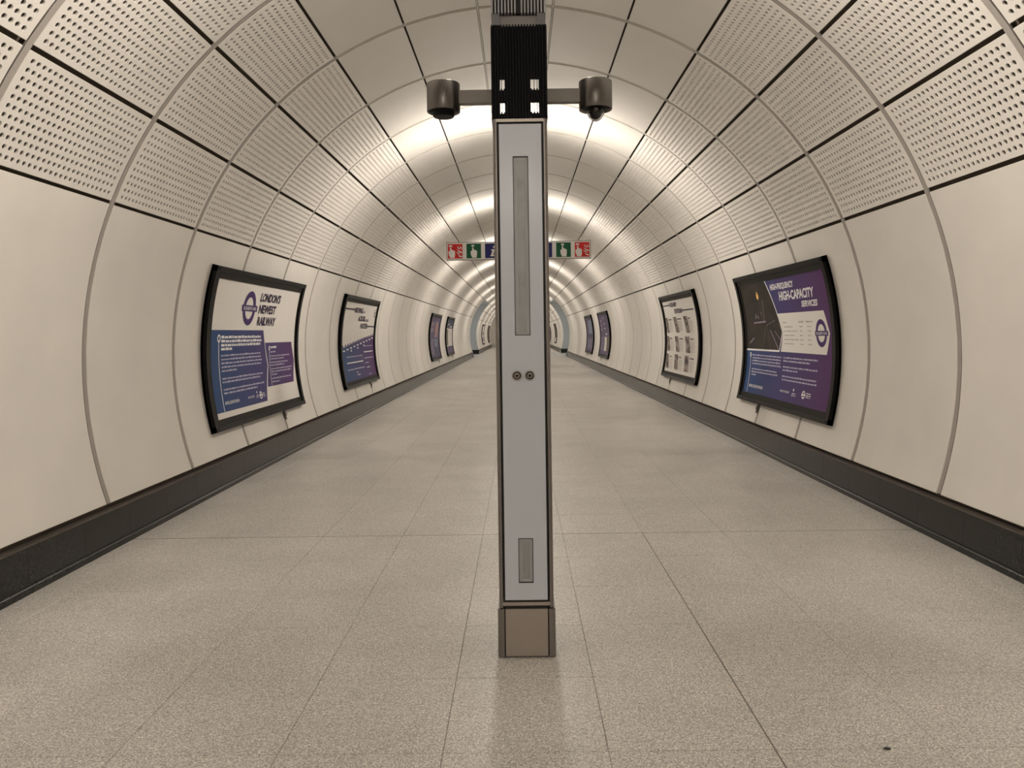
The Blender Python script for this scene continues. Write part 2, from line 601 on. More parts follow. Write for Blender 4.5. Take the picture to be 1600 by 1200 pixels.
acou = perforated().build('acoustic_panel', [M['acoustic'], M['fixing'], M['hole_shade']], wall_r)
mid_low = (LOW + TOP) / 2
hl = (TOP - LOW) / 2
mb = MB(); arc_box(mb, R, R + TH, -hl + GAP * .6, hl - GAP, PY0, PY1, 20, 0.003)
lowp = mb.build('wall_panel', M['panel'], wall_r, smooth=25)
mb = MB(); arc_box(mb, R, R + TH, -STEP / 2 + GAP * .5, STEP / 2 - GAP * .5, PY0, PY1, 6, 0.003)
ceilp = mb.build('ceiling_panel', M['ceil'], ceil, smooth=25)


def strip(t0, t1, parent, m='strip'):
    s = MB(); arc_box(s, R + .007, R + .02, t0, t1, 0.015, JG + 0.004, max(3, int((t1 - t0) / 4)))
    return s.build('joint_strip', M[m], parent, smooth=30)


st_r = strip(LOW + .3, A3, wall_r)
st_l = strip(180 - A3, 180 - LOW - .3, wall_l)
st_rp = strip(A2, A3, wall_r)
st_lp = strip(180 - A3, 180 - A2, wall_l)
st_c = strip(A3, 180 - A3, ceil, 'strip_ceil')
used = set()


def put(proto, parent, y, ang):
    o = proto if (proto.name not in used) else copy_part(proto, parent)
    used.add(proto.name)
    o.parent = parent
    o.location = (0, y, 0)
    o.rotation_euler = (0, -rad(ang), 0)


for k in range(K0, K1):
    y = Z0 + k * DZ
    port = PORT[0] <= k < PORT[1]
    if not port:
        put(lowp, wall_r, y, mid_low)
        put(lowp, wall_l, y, 180 - mid_low)
    for i in range(3):
        if port and i < 2:
            continue
        a = TOP + (i + .5) * STEP
        put(acou, wall_r, y, a)
        put(acou, wall_l, y, 180 - a)
    for i in range(5):
        put(ceilp, ceil, y, A3 + (i + .5) * (180 - 2 * A3) / 5)
    inner = PORT[0] < k < PORT[1]
    put(st_rp if inner else st_r, wall_r, y, 0)
    put(st_lp if inner else st_l, wall_l, y, 0)
    put(st_c, ceil, y, 0)


# cover strips in the two joints beside the crown
for i in (2, 3):
    a = A3 + i * (180 - 2 * A3) / 5
    dg = math.degrees(.0045 / R)
    mb = MB(); arc_box(mb, R + .002, R + .05, a - dg, a + dg, YB, YE, 1)
    mb.build('crown_cover_strip', M['ceil'], ceil)


# ------------------------------------------------------------------ skirting
def build_skirting(side):
    s = 1 if side == 'right' else -1
    name = 'baseboard_' + side
    runs = [(YB, YP0), (YP1, YE)]
    mb = MB()
    for y0, y1 in runs:
        mb.prism([(s * x, z) for x, z in ((2.945, 0), (3.10, 0), (3.10, .28), (2.945, .28))], y0, y1, 0)
        mb.prism([(s * x, z) for x, z in ((2.926, .268), (2.926, .281), (2.955, .287), (2.985, .287), (2.985, .268))], y0, y1, 1)
    root = mb.build(name, [M['grout'], M['skirt_trim']])
    tag(root, 'dark granite skirting along the foot of the %s wall' % side, kind='structure')
    prof = [(2.899, .0005), (2.8985, .024), (2.901, .036), (2.907, .043), (2.915, .047), (2.919, .036), (2.934, .266), (2.95, .266), (2.95, .0005)]
    g = 0.0012
    t = MB()
    t.prism([(s * x, z) for x, z in prof], -TP / 2 + g, TP / 2 - g)
    proto = t.build('skirting_tile', M['skirt'], root, smooth=40)
    far = MB()
    first = True
    for r in range(-16, 130):
        y = TY + (r + .5) * TP
        for y0, y1 in runs:
            if y - TP / 2 >= y0 - .01 and y + TP / 2 <= y1 + .01:
                if y < 26:
                    if first:
                        o, first = proto, False
                    else:
                        o = copy_part(proto, root)
                    o.location = (0, y, 0)
                else:
                    far.prism([(s * x, z) for x, z in prof], y - TP / 2 + g, y + TP / 2 - g)
    # the cut pieces at the side opening
    for y0, y1 in ((YP0 - .62, YP0), (YP1, YP1 + .6)):
        far.prism([(s * x, z) for x, z in prof], y0, y1)
    o = far.build('skirting_tile_far', M['skirt'], root, smooth=40)
    o['kind'] = 'stuff'


build_skirting('left')
build_skirting('right')


# ------------------------------------------------------------------ ends and side openings
def end_wall(name, y0, y1, label):
    mb = MB()
    n = 40
    pts = [(3.2 * math.cos(rad(-25 + 230 * i / n)), CZ + 3.2 * math.sin(rad(-25 + 230 * i / n))) for i in range(n + 1)]
    mb.prism(pts + [(-2.9, -.1), (2.9, -.1)], y0, y1)
    tag(mb.build(name, M['panel']), label, kind='structure')


end_wall('wall_back', YB - .2, YB - .02, 'plain cream wall closing the passage behind the camera')
end_wall('wall_far', YE + .02, YE + .2, 'plain cream wall closing the far end of the passage')
HP = CZ + R * math.sin(rad(A2))
for s, side in ((-1, 'left'), (1, 'right')):
    mb = MB()

    def bx(xa, xb, *a):
        mb.box(min(s * xa, s * xb), max(s * xa, s * xb), *a)
    xi = 2.10
    for ya, yb in ((YP0 + .001, YP0 + .06), (YP1 - .01, YP1 + .05)):
        arc = [((R + .004) * math.cos(rad(-25 + (A2 + 25) * i / 24)), CZ + (R + .004) * math.sin(rad(-25 + (A2 + 25) * i / 24))) for i in range(25)]
        top = [(arc[-1][0], HP + .12), (8.2, HP + .12), (8.2, arc[0][1])]
        for (xa, za), (xb, zb) in zip(arc, arc[1:]):
            mb.prism([(s * xa, za), (s * xb, zb), (s * 8.2, zb), (s * 8.2, za)], ya, yb)
        mb.prism([(s * arc[-1][0], arc[-1][1]), (s * arc[-1][0], HP + .12), (s * 8.2, HP + .12), (s * 8.2, arc[-1][1])], ya, yb)
    bx(8.0, 8.2, YP0, YP1, 0, HP)
    bx(2.15, 8.2, YP0, YP1 + .05, HP + .02, HP + .2)
    tag(mb.build('wall_side_passage_' + side, M['cool']), 'pale bluish lining of the far opening in the %s wall' % side, kind='structure')
    mb = MB()
    bx(2.92, 8.0, YP1 - .06, YP1, 0, .30)
    tag(mb.build('baseboard_side_passage_' + side, M['skirt']), 'dark skirting across the far opening in the %s wall' % side, kind='structure')
    lamp = empty('passage_light', (s * 5.0, (YP0 + YP1) / 2, HP + .018))
    tag(lamp, 'cool white strip light inside the far opening in the %s wall' % side, 'strip light', 'side opening strip lights')
    q = MB(); q.box(-1.3, 1.3, -.09, .09, -.05, 0.0); q.build('housing', M['alu'], lamp)
    q = MB(); q.box(-1.25, 1.25, -.07, .07, -.062, -.048); q.build('diffuser', M['cool_lamp'], lamp)


# ------------------------------------------------------------------ totems
def build_totem():
    """origin on the floor at the totem's centre; front face looks to -y"""
    root = empty('lighting_totem')
    D = 0.13
    HB, HT = 0.2256, 2.487
    # plinth
    def rpost(sx, w0, w1, d, rr):
        pts = []
        for cx, cy, a0 in ((w1 - rr, -d + rr, -90), (w1 - rr, d - rr, 0)):
            pts += [(cx + rr * math.cos(rad(a0 + 15 * i)), cy + rr * math.sin(rad(a0 + 15 * i))) for i in range(7)]
        pts += [(w0, d), (w0, -d)]
        return [(sx * x, y) for x, y in pts]
    base = MB(); base.box(-.11, .11, -D + .020, D - .020, .004, HB - .004)
    bo = base.build('plinth', M['gasket'], root)
    for sx in (-1, 1):
        q = MB(); q.prism_z(rpost(sx, .1035, .1335, D, .016), .004, HB)
        q.build('corner_cover', M['post'], bo, smooth=40)
    for sy in (-1, 1):
        q = MB(); q.box(-.0975, .0975, D - .021 if sy > 0 else -D, D if sy > 0 else -D + .021, .008, HB - .001)
        q.box(-.0975, .0975, D - .021 if sy > 0 else -D - .0012, D + .0012 if sy > 0 else -D + .021, HB - .004, HB)
        q.build('cover_plate', M['bronze'], bo)
    # body posts and rails
    core = MB(); core.box(-.107, .107, -D + .022, D - .022, HB, HT - .01)
    core.build('body_core', M['gasket'], root)
    for sx in (-1, 1):
        q = MB(); q.prism_z(rpost(sx, .1085, .1257, D - .004, .012), HB + .004, HT)
        q.build('side_post', M['post'], root, smooth=40)
    for z0, z1 in ((HB + .014, HB + .030), (HT - .014, HT)):
        q = MB(); q.box(-.1085, .1085, -D + .004, D - .004, z0, z1); q.build('rail', M['bronze'], root)
    # front and back panes with recessed slots
    for sy in (-1, 1):
        holes = [(-.0355, .0355, 1.486, 2.313), (-.034, .034, .345, .551)] if sy < 0 else []
        q = MB(); plate(q, -.0975, .0975, .266, 2.462, sy * (D - .008) - .006, sy * (D - .008) + .006, holes)
        pane = q.build('glass_panel', M['glass'], root)
        if sy < 0:
            for (x0, x1, z0, z1) in holes:
                f = -D + .002
                e = .003
                q = MB(); plate(q, x0, x1, z0, z1, f - .0006, f + .008, [(x0 + e, x1 - e, z0 + e, z1 - e)])
                fr = q.build('slot_surround', M['gasket'], pane)
                q = MB(); q.box(x0 + e, x1 - e, f + .007, f + .012, z0 + e, z1 - e)
                q.build('slot_back', M['slot'], pane)
                q = MB(); q.box(x0 + .018, x1 - .016, f + .004, f + .0075, z0 + .016, z1 - .016)
                q.build('slot_diffuser', M['slot_in'], pane)
            for sx in (-1, 1):
                q = MB(); q.lathe((sx * .0297, -D, 1.301), [(.0235, .002), (.0235, -.004), (.021, -.007), (.019, -.0065), (.017, -.003), (.012, -.003), (.0115, -.006), (.008, -.0065), (.0075, -.003), (.001, -.003)], 32, 'y')
                bt = q.build('key_switch', M['bronze'], root, smooth=40)
                q = MB(); q.lathe((sx * .0297, -D, 1.301), [(.0172, -.0032), (.0168, -.0040), (.012, -.0040), (.0118, -.0032)], 32, 'y')
                q.lathe((sx * .0297, -D, 1.301), [(.0074, -.0032), (.0070, -.0040), (.001, -.0040)], 24, 'y')
                q.build('key_ring', M['gasket'], bt)
    # black finned head, open through four small windows
    H0, H1 = HT, 2.921
    wz = [(2.497 + .02, 2.567), (2.625, 2.675)]
    win = []
    for z0, z1 in wz:
        win += [(-.090, -.068, z0, z1), (.052, .090, z0, z1)]
    bwin = [(-.095, -.060, 2.56, 2.80), (.045, .098, 2.56, 2.80)]     # taller openings at the back
    h = MB()
    for sy in (-1, 1):
        yy = sy * (D - .028)
        plate(h, -.122, .122, H0, H1, yy - .004, yy + .004, win if sy < 0 else bwin)
    h.box(-.122, -.114, -D + .032, D - .032, H0, H1); h.box(.114, .122, -D + .032, D - .032, H0, H1)
    h.box(-.114, .114, -D + .032, D - .032, H1 - .008, H1)
    head = h.build('head', M['black'], root)
    fin = MB()
    for sy in (-1, 1):
        for i in range(19):
            x = -.1235 + i * .2470 / 18
            y0, y1 = (-D + .002, -D + .026) if sy < 0 else (D - .026, D - .002)
            inwin = [w for w in (win if sy < 0 else bwin) if w[0] - .002 < x < w[1] + .002]
            cuts = sorted((w[2], w[3]) for w in inwin)
            z = H0 + .004
            for c0, c1 in cuts:
                fin.box(x - .0036, x + .0036, y0, y1, z, c0)
                if sy < 0 and (abs(x - .077) < .009 or abs(x + .0825) < .004):
                    fin.box(x - .001, x + .001, y0, y1, c0, c1)
                z = c1
            fin.box(x - .0036, x + .0036, y0, y1, z, H1)
    for sx in (-1, 1):
        for i in range(15):
            y = -D + .03 + i * (2 * D - .06) / 14
            fin.box(sx * .1265 - .0035, sx * .1265 + .0035, y - .0035, y + .0035, H0 + .004, H1)
    fo = fin.build('cooling_fins', M['black'], head); fo['kind'] = 'stuff'
    # neck
    for sx in (-1, 1):
        n = MB(); n.box(sx * .105 - .019, sx * .105 + .019, -D + .01, D - .01, H1, 2.976)
        n.build('neck_cheek', M['alu'], root)
    n = MB(); n.box(-.086, .086, -D + .04, D - .04, H1, 2.976); n.build('neck_plate', M['alu_light'], root)
    # uplighter: two grey finned blocks and the lamp tray above
    U0, U1 = 2.976, 3.20
    u = MB(); u.box(-.122, .122, -D + .03, D - .03, U0 + .006, U1 - .01)
    up = u.build('uplighter', M['gasket'], root)
    fin = MB()
    for sy in (-1, 1):
        for i in range(17):
            x = -.1215 + i * .243 / 16
            if i == 8:
                continue
            y0, y1 = (-D + .004, -D + .034) if sy < 0 else (D - .034, D - .004)
            fin.box(x - .0034, x + .0034, y0, y1, U0, U1)
    for sx in (-1, 1):
        for i in range(13):
            y = -D + .035 + i * (2 * D - .07) / 12
            fin.box(sx * .1235 - .004, sx * .1235 + .004, y - .0034, y + .0034, U0, U1)
    fo = fin.build('heat_sink_fins', M['alu_fin'], up); fo['kind'] = 'stuff'
    t = MB(); plate_z = U1
    t.box(-.122, .122, -D + .004, D - .004, U1 - .012, U1 - .002)
    t.build('lamp_tray', M['alu'], up)
    t = MB(); t.box(-.09, .09, -.09, .09, U1 - .004, U1 + .004)
    t.build('lamp_lens', M['lamp_lens'], up)
    return root, U1


def totem_lamp(root, zt, k):
    """upward lamps of one uplighter, plus added low-aimed ones that brighten the lower walls"""
    aims = [(0, 0, .14, .18, 142), (46, 90, .085, .14, 105), (46, 270, .085, .14, 105)] + [(114, az, .174, .15, 150) for az in (60, 120, 240, 300)]   # tilt, azimuth from +y, share, size, spread
    if k >= 3:      # far columns: one added wall lamp for each pair
        aims = aims[:3] + [(114, az, .348, .15, 165) for az in (90, 270)]
    for tilt, az, share, sz, spr in aims:  # lamps tilted below level are added fill for the lower walls
        ld = bpy.data.lights.new('uplight_and_fill_lamp', 'AREA')
        ld.shape = 'SQUARE'
        ld.size = sz
        ld.spread = rad(spr)
        ld.energy = LAMP_W * share
        ld.color = LAMP_COL
        lo = bpy.data.objects.new('uplight_and_fill_lamp', ld)
        COL.objects.link(lo)
        lo.parent = root
        d = Vector((math.sin(rad(tilt)) * math.sin(rad(az)), math.sin(rad(tilt)) * math.cos(rad(az)), math.cos(rad(tilt))))
        lo.location = Vector((d.x * .08, d.y * .08, zt + .09 if tilt else zt + .03))
        lo.rotation_euler = d.to_track_quat('-Z', 'Y').to_euler()


totem, ZT = build_totem()
TSP = 6.6
TF = 3.67
ordn = ['second', 'third', 'fourth', 'fifth', 'sixth', 'seventh', 'eighth', 'ninth', 'tenth', 'eleventh', 'twelfth']
tots = []
for k in range(-1, 12):
    t = totem if k == 0 else None
    if t is None:
        t = copy_tree(totem)
    t.location = (0.0135 if k == 0 else 0.0, TF + k * TSP, 0)
    if k == 0:
        lab = 'tall bronze edged column with pale glass front standing in the middle of the foreground'
    elif k < 0:
        lab = 'bronze and glass lighting column standing behind the viewpoint'
    else:
        lab = 'bronze and glass lighting column, %s in the row, hidden behind the front column' % ordn[k - 1]
    tag(t, lab, 'lighting column', 'lighting columns down the middle of the passage')
    tots.append((t, k))
for t, k in tots:
    totem_lamp(t, ZT, k)


# ------------------------------------------------------------------ devices on the arms of the front column
def device(side):
    s = 1 if side == 'right' else -1
    root = empty('security_camera' if s > 0 else 'loudspeaker', (0.0135 + s * .362, TF - .01, 2.555))
    q = MB(); q.lathe((0, 0, 0), [(.070, .012), (.0775, .0), (.079, .003), (.079, .131), (.077, .134), (.01, .134)], 56)
    q.build('housing', M['bronze_dark'], root, smooth=35)
    q = MB(); q.box(-.0 - s * .0 + (-.231 if s > 0 else .070), (-.070 if s > 0 else .231), -.022, .022, .036, .098)
    q.build('arm', M['arm'], root)
    if s > 0:
        q = MB(); q.lathe((0, 0, 0), [(.069, .013), (.060, .004), (.050, .002), (.01, .002)], 48)
        q.build('shroud', M['black'], root, smooth=50)
        q = MB(); q.lathe((0, 0, 0), [(.030 * math.cos(rad(a)), -.016 + .030 * math.sin(rad(a))) for a in (30, 10, -10, -30, -50, -70, -89)], 32)
        q.build('camera_ball', M['lens'], root, smooth=60)
        q = MB(); q.lathe((.0, -.033, -.004), [(.010, .004), (.009, -.003), (.006, -.003), (.005, .0), (.0005, .0)], 20, 'y')
        q.build('lens', M['alu_light'], root, smooth=40)
        d = MB(); prof = [(.043 * math.cos(rad(a)), .001 + .056 * math.sin(rad(a))) for a in (0, -10, -20, -30, -40, -50, -60, -70, -80, -89)]
        prof += [(.0405 * math.cos(rad(a)), .001 + .0535 * math.sin(rad(a))) for a in (-89, -80, -70, -60, -50, -40, -30, -20, -10, 0)]
        d.lathe((0, 0, 0), prof, 40)
        d.f = d.f[:-2]; d.m = d.m[:-2]
        d.build('clear_dome', M['dome'], root, smooth=60)
        tag(root, 'dark cylinder camera with clear dome below on the right arm of the front column', 'camera')
    else:
        q = MB(); q.lathe((0, 0, 0), [(.069, .013), (.066, .004), (.056, .0), (.054, -.006), (.050, -.020), (.047, -.023), (.01, -.025)], 48)
        q.build('speaker_cone_cover', M['black'], root, smooth=40)
        tag(root, 'dark cylinder unit with flat black underside on the left arm of the front column', 'loudspeaker')


device('left')
device('right')


# ------------------------------------------------------------------ hanging sign on the second column
def build_sign():
    W, H = 1.98, 0.248
    yf = TF + TSP - .13 - .066
    root = empty('hanging_sign', (0.0, yf, 2.577 - .9565 * H / 2))
    root.scale = (.9565, .9565, .9565)
    q = MB(); q.box(-W / 2, W / 2, 0, .035, 0, H); q.build('sign_board', M['sign_edge'], root)
    q = MB(); q.box(-W / 2 + .008, W / 2 - .008, -.004, .002, .008, H - .008); face = q.build('sign_face', M['sign'], root)
    for z in (.06, H - .06):
        q = MB(); q.box(-.08, .08, .035, .055, z - .02, z + .02); q.build('bracket', M['bronze_dark'], root)

    def poly(mb, pts, ox, oz, sc, yy):
        vs = [(ox + x * sc, yy, oz + z * sc) for x, z in pts]
        n = len(vs)
        vs += [(x, yy + .002, z) for x, _, z in vs]
        mb.add(vs, [tuple(range(n)), tuple(range(2 * n - 1, n - 1, -1))] + [(i, (i + 1) % n, n + (i + 1) % n, n + i) for i in range(n)])

    def n2(pts):   # picture-style coordinates of the 405 px square to 0..1
        return [(x / 405, 1 - y / 414) for x, y in pts]
    hand = n2([(60, 108), (78, 100), (95, 110), (104, 166), (150, 180), (196, 205), (197, 300), (182, 398), (62, 398), (24, 300), (20, 212), (40, 200), (62, 205)])
    btn = n2([(30, 32), (122, 32), (122, 84), (30, 84)])
    flames = [n2(p) for p in ([(255, 62), (290, 95), (318, 125), (345, 170), (310, 150), (275, 115)], [(325, 62), (352, 90), (385, 112), (385, 150), (350, 125)],
                              [(255, 142), (300, 195), (385, 222), (385, 262), (310, 235), (270, 190)], [(235, 222), (290, 255), (352, 300), (310, 292), (250, 260)],
                              [(270, 300), (320, 330), (385, 345), (385, 380), (320, 365)])]
    S = 0.200
    zb = (H - S) / 2
    slots = [(-W / 2 + .020, 'red'), (-W / 2 + .275, 'green'), (-W / 2 + .530, 'blue'), (W / 2 - .530 - S, 'blue'), (W / 2 - .275 - S, 'green'), (W / 2 - .020 - S, 'red')]
    for x, c in slots:
        q = MB(); q.box(x, x + S, -.006, -.003, zb, zb + S)
        sq = q.build('pictogram', M[c], root)
        ic = MB()
        if c == 'red':
            poly(ic, hand, x, zb, S, -.008); poly(ic, btn, x, zb, S, -.008)
            for fl in flames: poly(ic, fl, x, zb, S, -.008)
        elif c == 'green':
            poly(ic, [(a + .235, b) for a, b in hand], x, zb, S, -.008)
            poly(ic, [(a * .8 + .29, b) for a, b in btn], x, zb, S, -.008)
        else:
            poly(ic, [(.40, .12), (.60, .12), (.64, .22), (.56, .20), (.66, .60), (.44, .60), (.41, .52), (.50, .52), (.40, .20), (.35, .18)], x, zb, S, -.008)
            poly(ic, [(.60 + .065 * math.cos(a * .6283), .76 + .065 * math.sin(a * .6283)) for a in range(10)], x, zb, S, -.008)
        ic.build('symbol', M['sign'], sq)
    tag(root, 'white hanging sign strip with red, green and blue pictogram squares behind the front column', 'sign')


build_sign()

# ------------------------------------------------------------------ posters
RS = 3.07                # radius of the poster sheet
PW = 3.09
V0, V1 = -.765, .895     # outer height of the frame, measured along the curve
S0, S1 = .14, 2.98       # sheet
T0, T1 = -.655, .777


class Poster:
    def __init__(self, side, y0, label, name='poster'):
        self.s = 1 if side == 'right' else -1
        self.y0 = y0
        self.root = empty(name, (self.s * 3.09, y0 + PW / 2, CZ + RS * math.sin(V0 / RS)))
        tag(self.root, label, 'poster', 'framed posters along the passage walls')
        self.org = self.root.location.copy()

    def P(self, u, v, d=0.0):
        """u from the reader's left, v along the curve, d towards the reader"""
        t = v / RS
        r = RS - d
        y = self.y0 + (u if self.s < 0 else PW - u)
        return (self.s * r * math.cos(t) - self.org.x, y - self.org.y, CZ + r * math.sin(t) - self.org.z)

    def bar(self, mb, u0, u1, v0, v1, d0, d1, n=1):
        vs = []
        for i in range(n + 1):
            v = v0 + (v1 - v0) * i / n
            vs += [self.P(u0, v, d0), self.P(u1, v, d0), self.P(u1, v, d1), self.P(u0, v, d1)]
        fs = []
        for i in range(n):
            a = 4 * i
            for j in range(4):
                fs.append((a + j, a + (j + 1) % 4, a + 4 + (j + 1) % 4, a + 4 + j))
        fs += [(0, 1, 2, 3), (4 * n, 4 * n + 3, 4 * n + 2, 4 * n + 1)]
        mb.add(vs, fs)

    def polys(self, name, polys, m, d, step=.06, parent=None):
        """convex polygons in (u, v) laid on the curved sheet, cut into strips so they follow it"""
        vs, fs, uv = [], [], []
        for pl in polys:
            lo, hi = min(p[1] for p in pl), max(p[1] for p in pl)
            n = max(1, math.ceil((hi - lo) / step))
            for i in range(n):
                a, b = lo + (hi - lo) * i / n, lo + (hi - lo) * (i + 1) / n
                q = pl
                for sgn, lim in ((1, a), (-1, b)):
                    o = []
                    for p1, p2 in zip(q, q[1:] + q[:1]):
                        i1, i2 = sgn * (p1[1] - lim) >= -1e-9, sgn * (p2[1] - lim) >= -1e-9
                        if i1: o.append(p1)
                        if i1 != i2:
                            t = (lim - p1[1]) / (p2[1] - p1[1])
                            o.append((p1[0] + t * (p2[0] - p1[0]), lim))
                    q = o
                    if not q: break
                if len(q) >= 3:
                    k = len(vs)
                    vs += [self.P(p[0], p[1], d) for p in q]
                    uv += [((p[0] - S0) / (S1 - S0), (p[1] - T0) / (T1 - T0)) for p in q]
                    fs.append(tuple(range(k, k + len(q))))
        mb = MB(); mb.add(vs, fs)
        return mb.build(name, m, parent or self.root, uvs=uv)

    def rect(self, u0, u1, v0, v1):
        return [(u0, v0), (u1, v0), (u1, v1), (u0, v1)]

    def line(self, a, b, wd):
        dx, dy = b[0] - a[0], b[1] - a[1]
        l = math.hypot(dx, dy)
        nx, ny = -dy / l * wd / 2, dx / l * wd / 2
        return [(a[0] + nx, a[1] + ny), (a[0] - nx, a[1] - ny), (b[0] - nx, b[1] - ny), (b[0] + nx, b[1] + ny)]

    def frame(self):
        f = MB(); self.bar(f, .0, PW, V0, V1, -.034, -.012, 16)
        f.build('back_tray', M['frame'], self.root, smooth=30)
        for v0, v1, nm in ((V0, V0 + .052, 'bottom_rail'), (V1 - .055, V1, 'top_rail')):
            f = MB(); self.bar(f, 0, PW, v0, v1, -.03, .026, 1)
            self.bar(f, .04, PW - .04, v0 + .018, v1 - .018, .02, .031, 1)
            f.build(nm, M['frame'], self.root)
        for v0, v1 in ((V0 + .052, T0 + .004), (T1 - .004, V1 - .055)):
            f = MB(); self.bar(f, .05, PW - .05, v0, v1, -.02, .010, 1); f.build('clip_strip', M['frame_in'], self.root)
        for u0, u1 in ((0, .075), (PW - .075, PW)):
            f = MB(); self.bar(f, u0, u1, V0, V1, -.03, .024, 20); f.build('side_rail', M['frame'], self.root, smooth=30)
        for u0, u1 in ((.075, S0 + .006), (S1 - .006, PW - .075)):
            f = MB(); self.bar(f, u0, u1, V0 + .05, V1 - .05, -.02, .008, 20); f.build('side_clip', M['frame_in'], self.root, smooth=30)
        f = MB(); self.bar(f, S0, S1, T0, T1, -.008, 0, 24); self.sheet = f.build('sheet', M['paper'], self.root, smooth=30)
        # lock tab hanging under the frame
        f = MB()
        ul = 2.28 if self.s < 0 else PW - 2.28
        self.bar(f, ul - .022, ul + .012, V0 - .115, V0 + .01, -.033, -.022, 2)
        self.bar(f, ul - .030, ul + .022, V0 - .07, V0 - .035, -.03, -.014, 1)
        f.build('lock_tab', M['skirt_trim'], self.root)

    def ring(self, uc, vc, ro, ri, n=40):
        out = []
        for i in range(n):
            a, b = 2 * PI * i / n, 2 * PI * (i + 1) / n
            out.append([(uc + ri * math.cos(a), vc + ri * math.sin(a)), (uc + ro * math.cos(a), vc + ro * math.sin(a)),
                        (uc + ro * math.cos(b), vc + ro * math.sin(b)), (uc + ri * math.cos(b), vc + ri * math.sin(b))])
        return out

    def disc(self, uc, vc, r, n=10):
        return [(uc + r * math.cos(2 * PI * i / n), vc + r * math.sin(2 * PI * i / n)) for i in range(n)]

    def text(self, body, u0, u1, v0, v1, m, d, shear=0.0, bold=0.018):
        cu = bpy.data.curves.new('lettering', 'FONT')
        cu.body = body
        cu.shear = shear
        cu.offset = bold
        cu.resolution_u = 3
        to = bpy.data.objects.new('lettering', cu)
        COL.objects.link(to)
        bpy.context.view_layer.update()
        dg = bpy.context.evaluated_depsgraph_get()
        me = to.evaluated_get(dg).to_mesh()
        pts = [tuple(v.co) for v in me.vertices]
        fs = [tuple(p.vertices) for p in me.polygons]
        to.evaluated_get(dg).to_mesh_clear()
        bpy.data.objects.remove(to)
        bpy.data.curves.remove(cu)
        xa, xb = min(p[0] for p in pts), max(p[0] for p in pts)
        ya, yb = min(p[1] for p in pts), max(p[1] for p in pts)
        if 'Q' in body: ya = -0.012
        mb = MB()
        mb.add([self.P(u0 + (p[0] - xa) / (xb - xa) * (u1 - u0), v0 + (p[1] - ya) / (yb - ya) * (v1 - v0), d) for p in pts], fs)
        return mb.build('lettering', m, self.root)

    def words(self, rows, m, d, name='small_print'):
        """rows of small print too fine to read: word-long dashes"""
        out = []
        for u0, u1, v, h in rows:
            u = u0
            while u < u1 - .01:
                l = min(random.uniform(.025, .105), u1 - u)
                k = random.uniform(.75, 1.0) * h
                out.append(self.rect(u, u + l, v - h / 2, v - h / 2 + k))
                u += l + .014
        o = self.polys(name, out, m, d)
        o['kind'] = 'stuff'
        return o

    def roundel(self, uc, vc, dia, bu0, bu1, bv0, bv1, m, mt):
        self.polys('ring_logo', self.ring(uc, vc, dia / 2, dia / 2 * .645), m, .0035)
        self.polys('ring_logo_bar', [self.rect(bu0, bu1, bv0, bv1)], m, .0045)
        h = (bv1 - bv0)
        self.text('ELIZABETH LINE', bu0 + .045 * (bu1 - bu0) / .48, bu1 - .045 * (bu1 - bu0) / .48, bv0 + h * .24, bv1 - h * .24, mt, .006, 0, .012)

    def badge(self, u, v, m):
        self.polys('small_logo', self.ring(u, v, .045, .028, 20) + [self.rect(u - .056, u + .056, v - .009, v + .009)], m, .004)


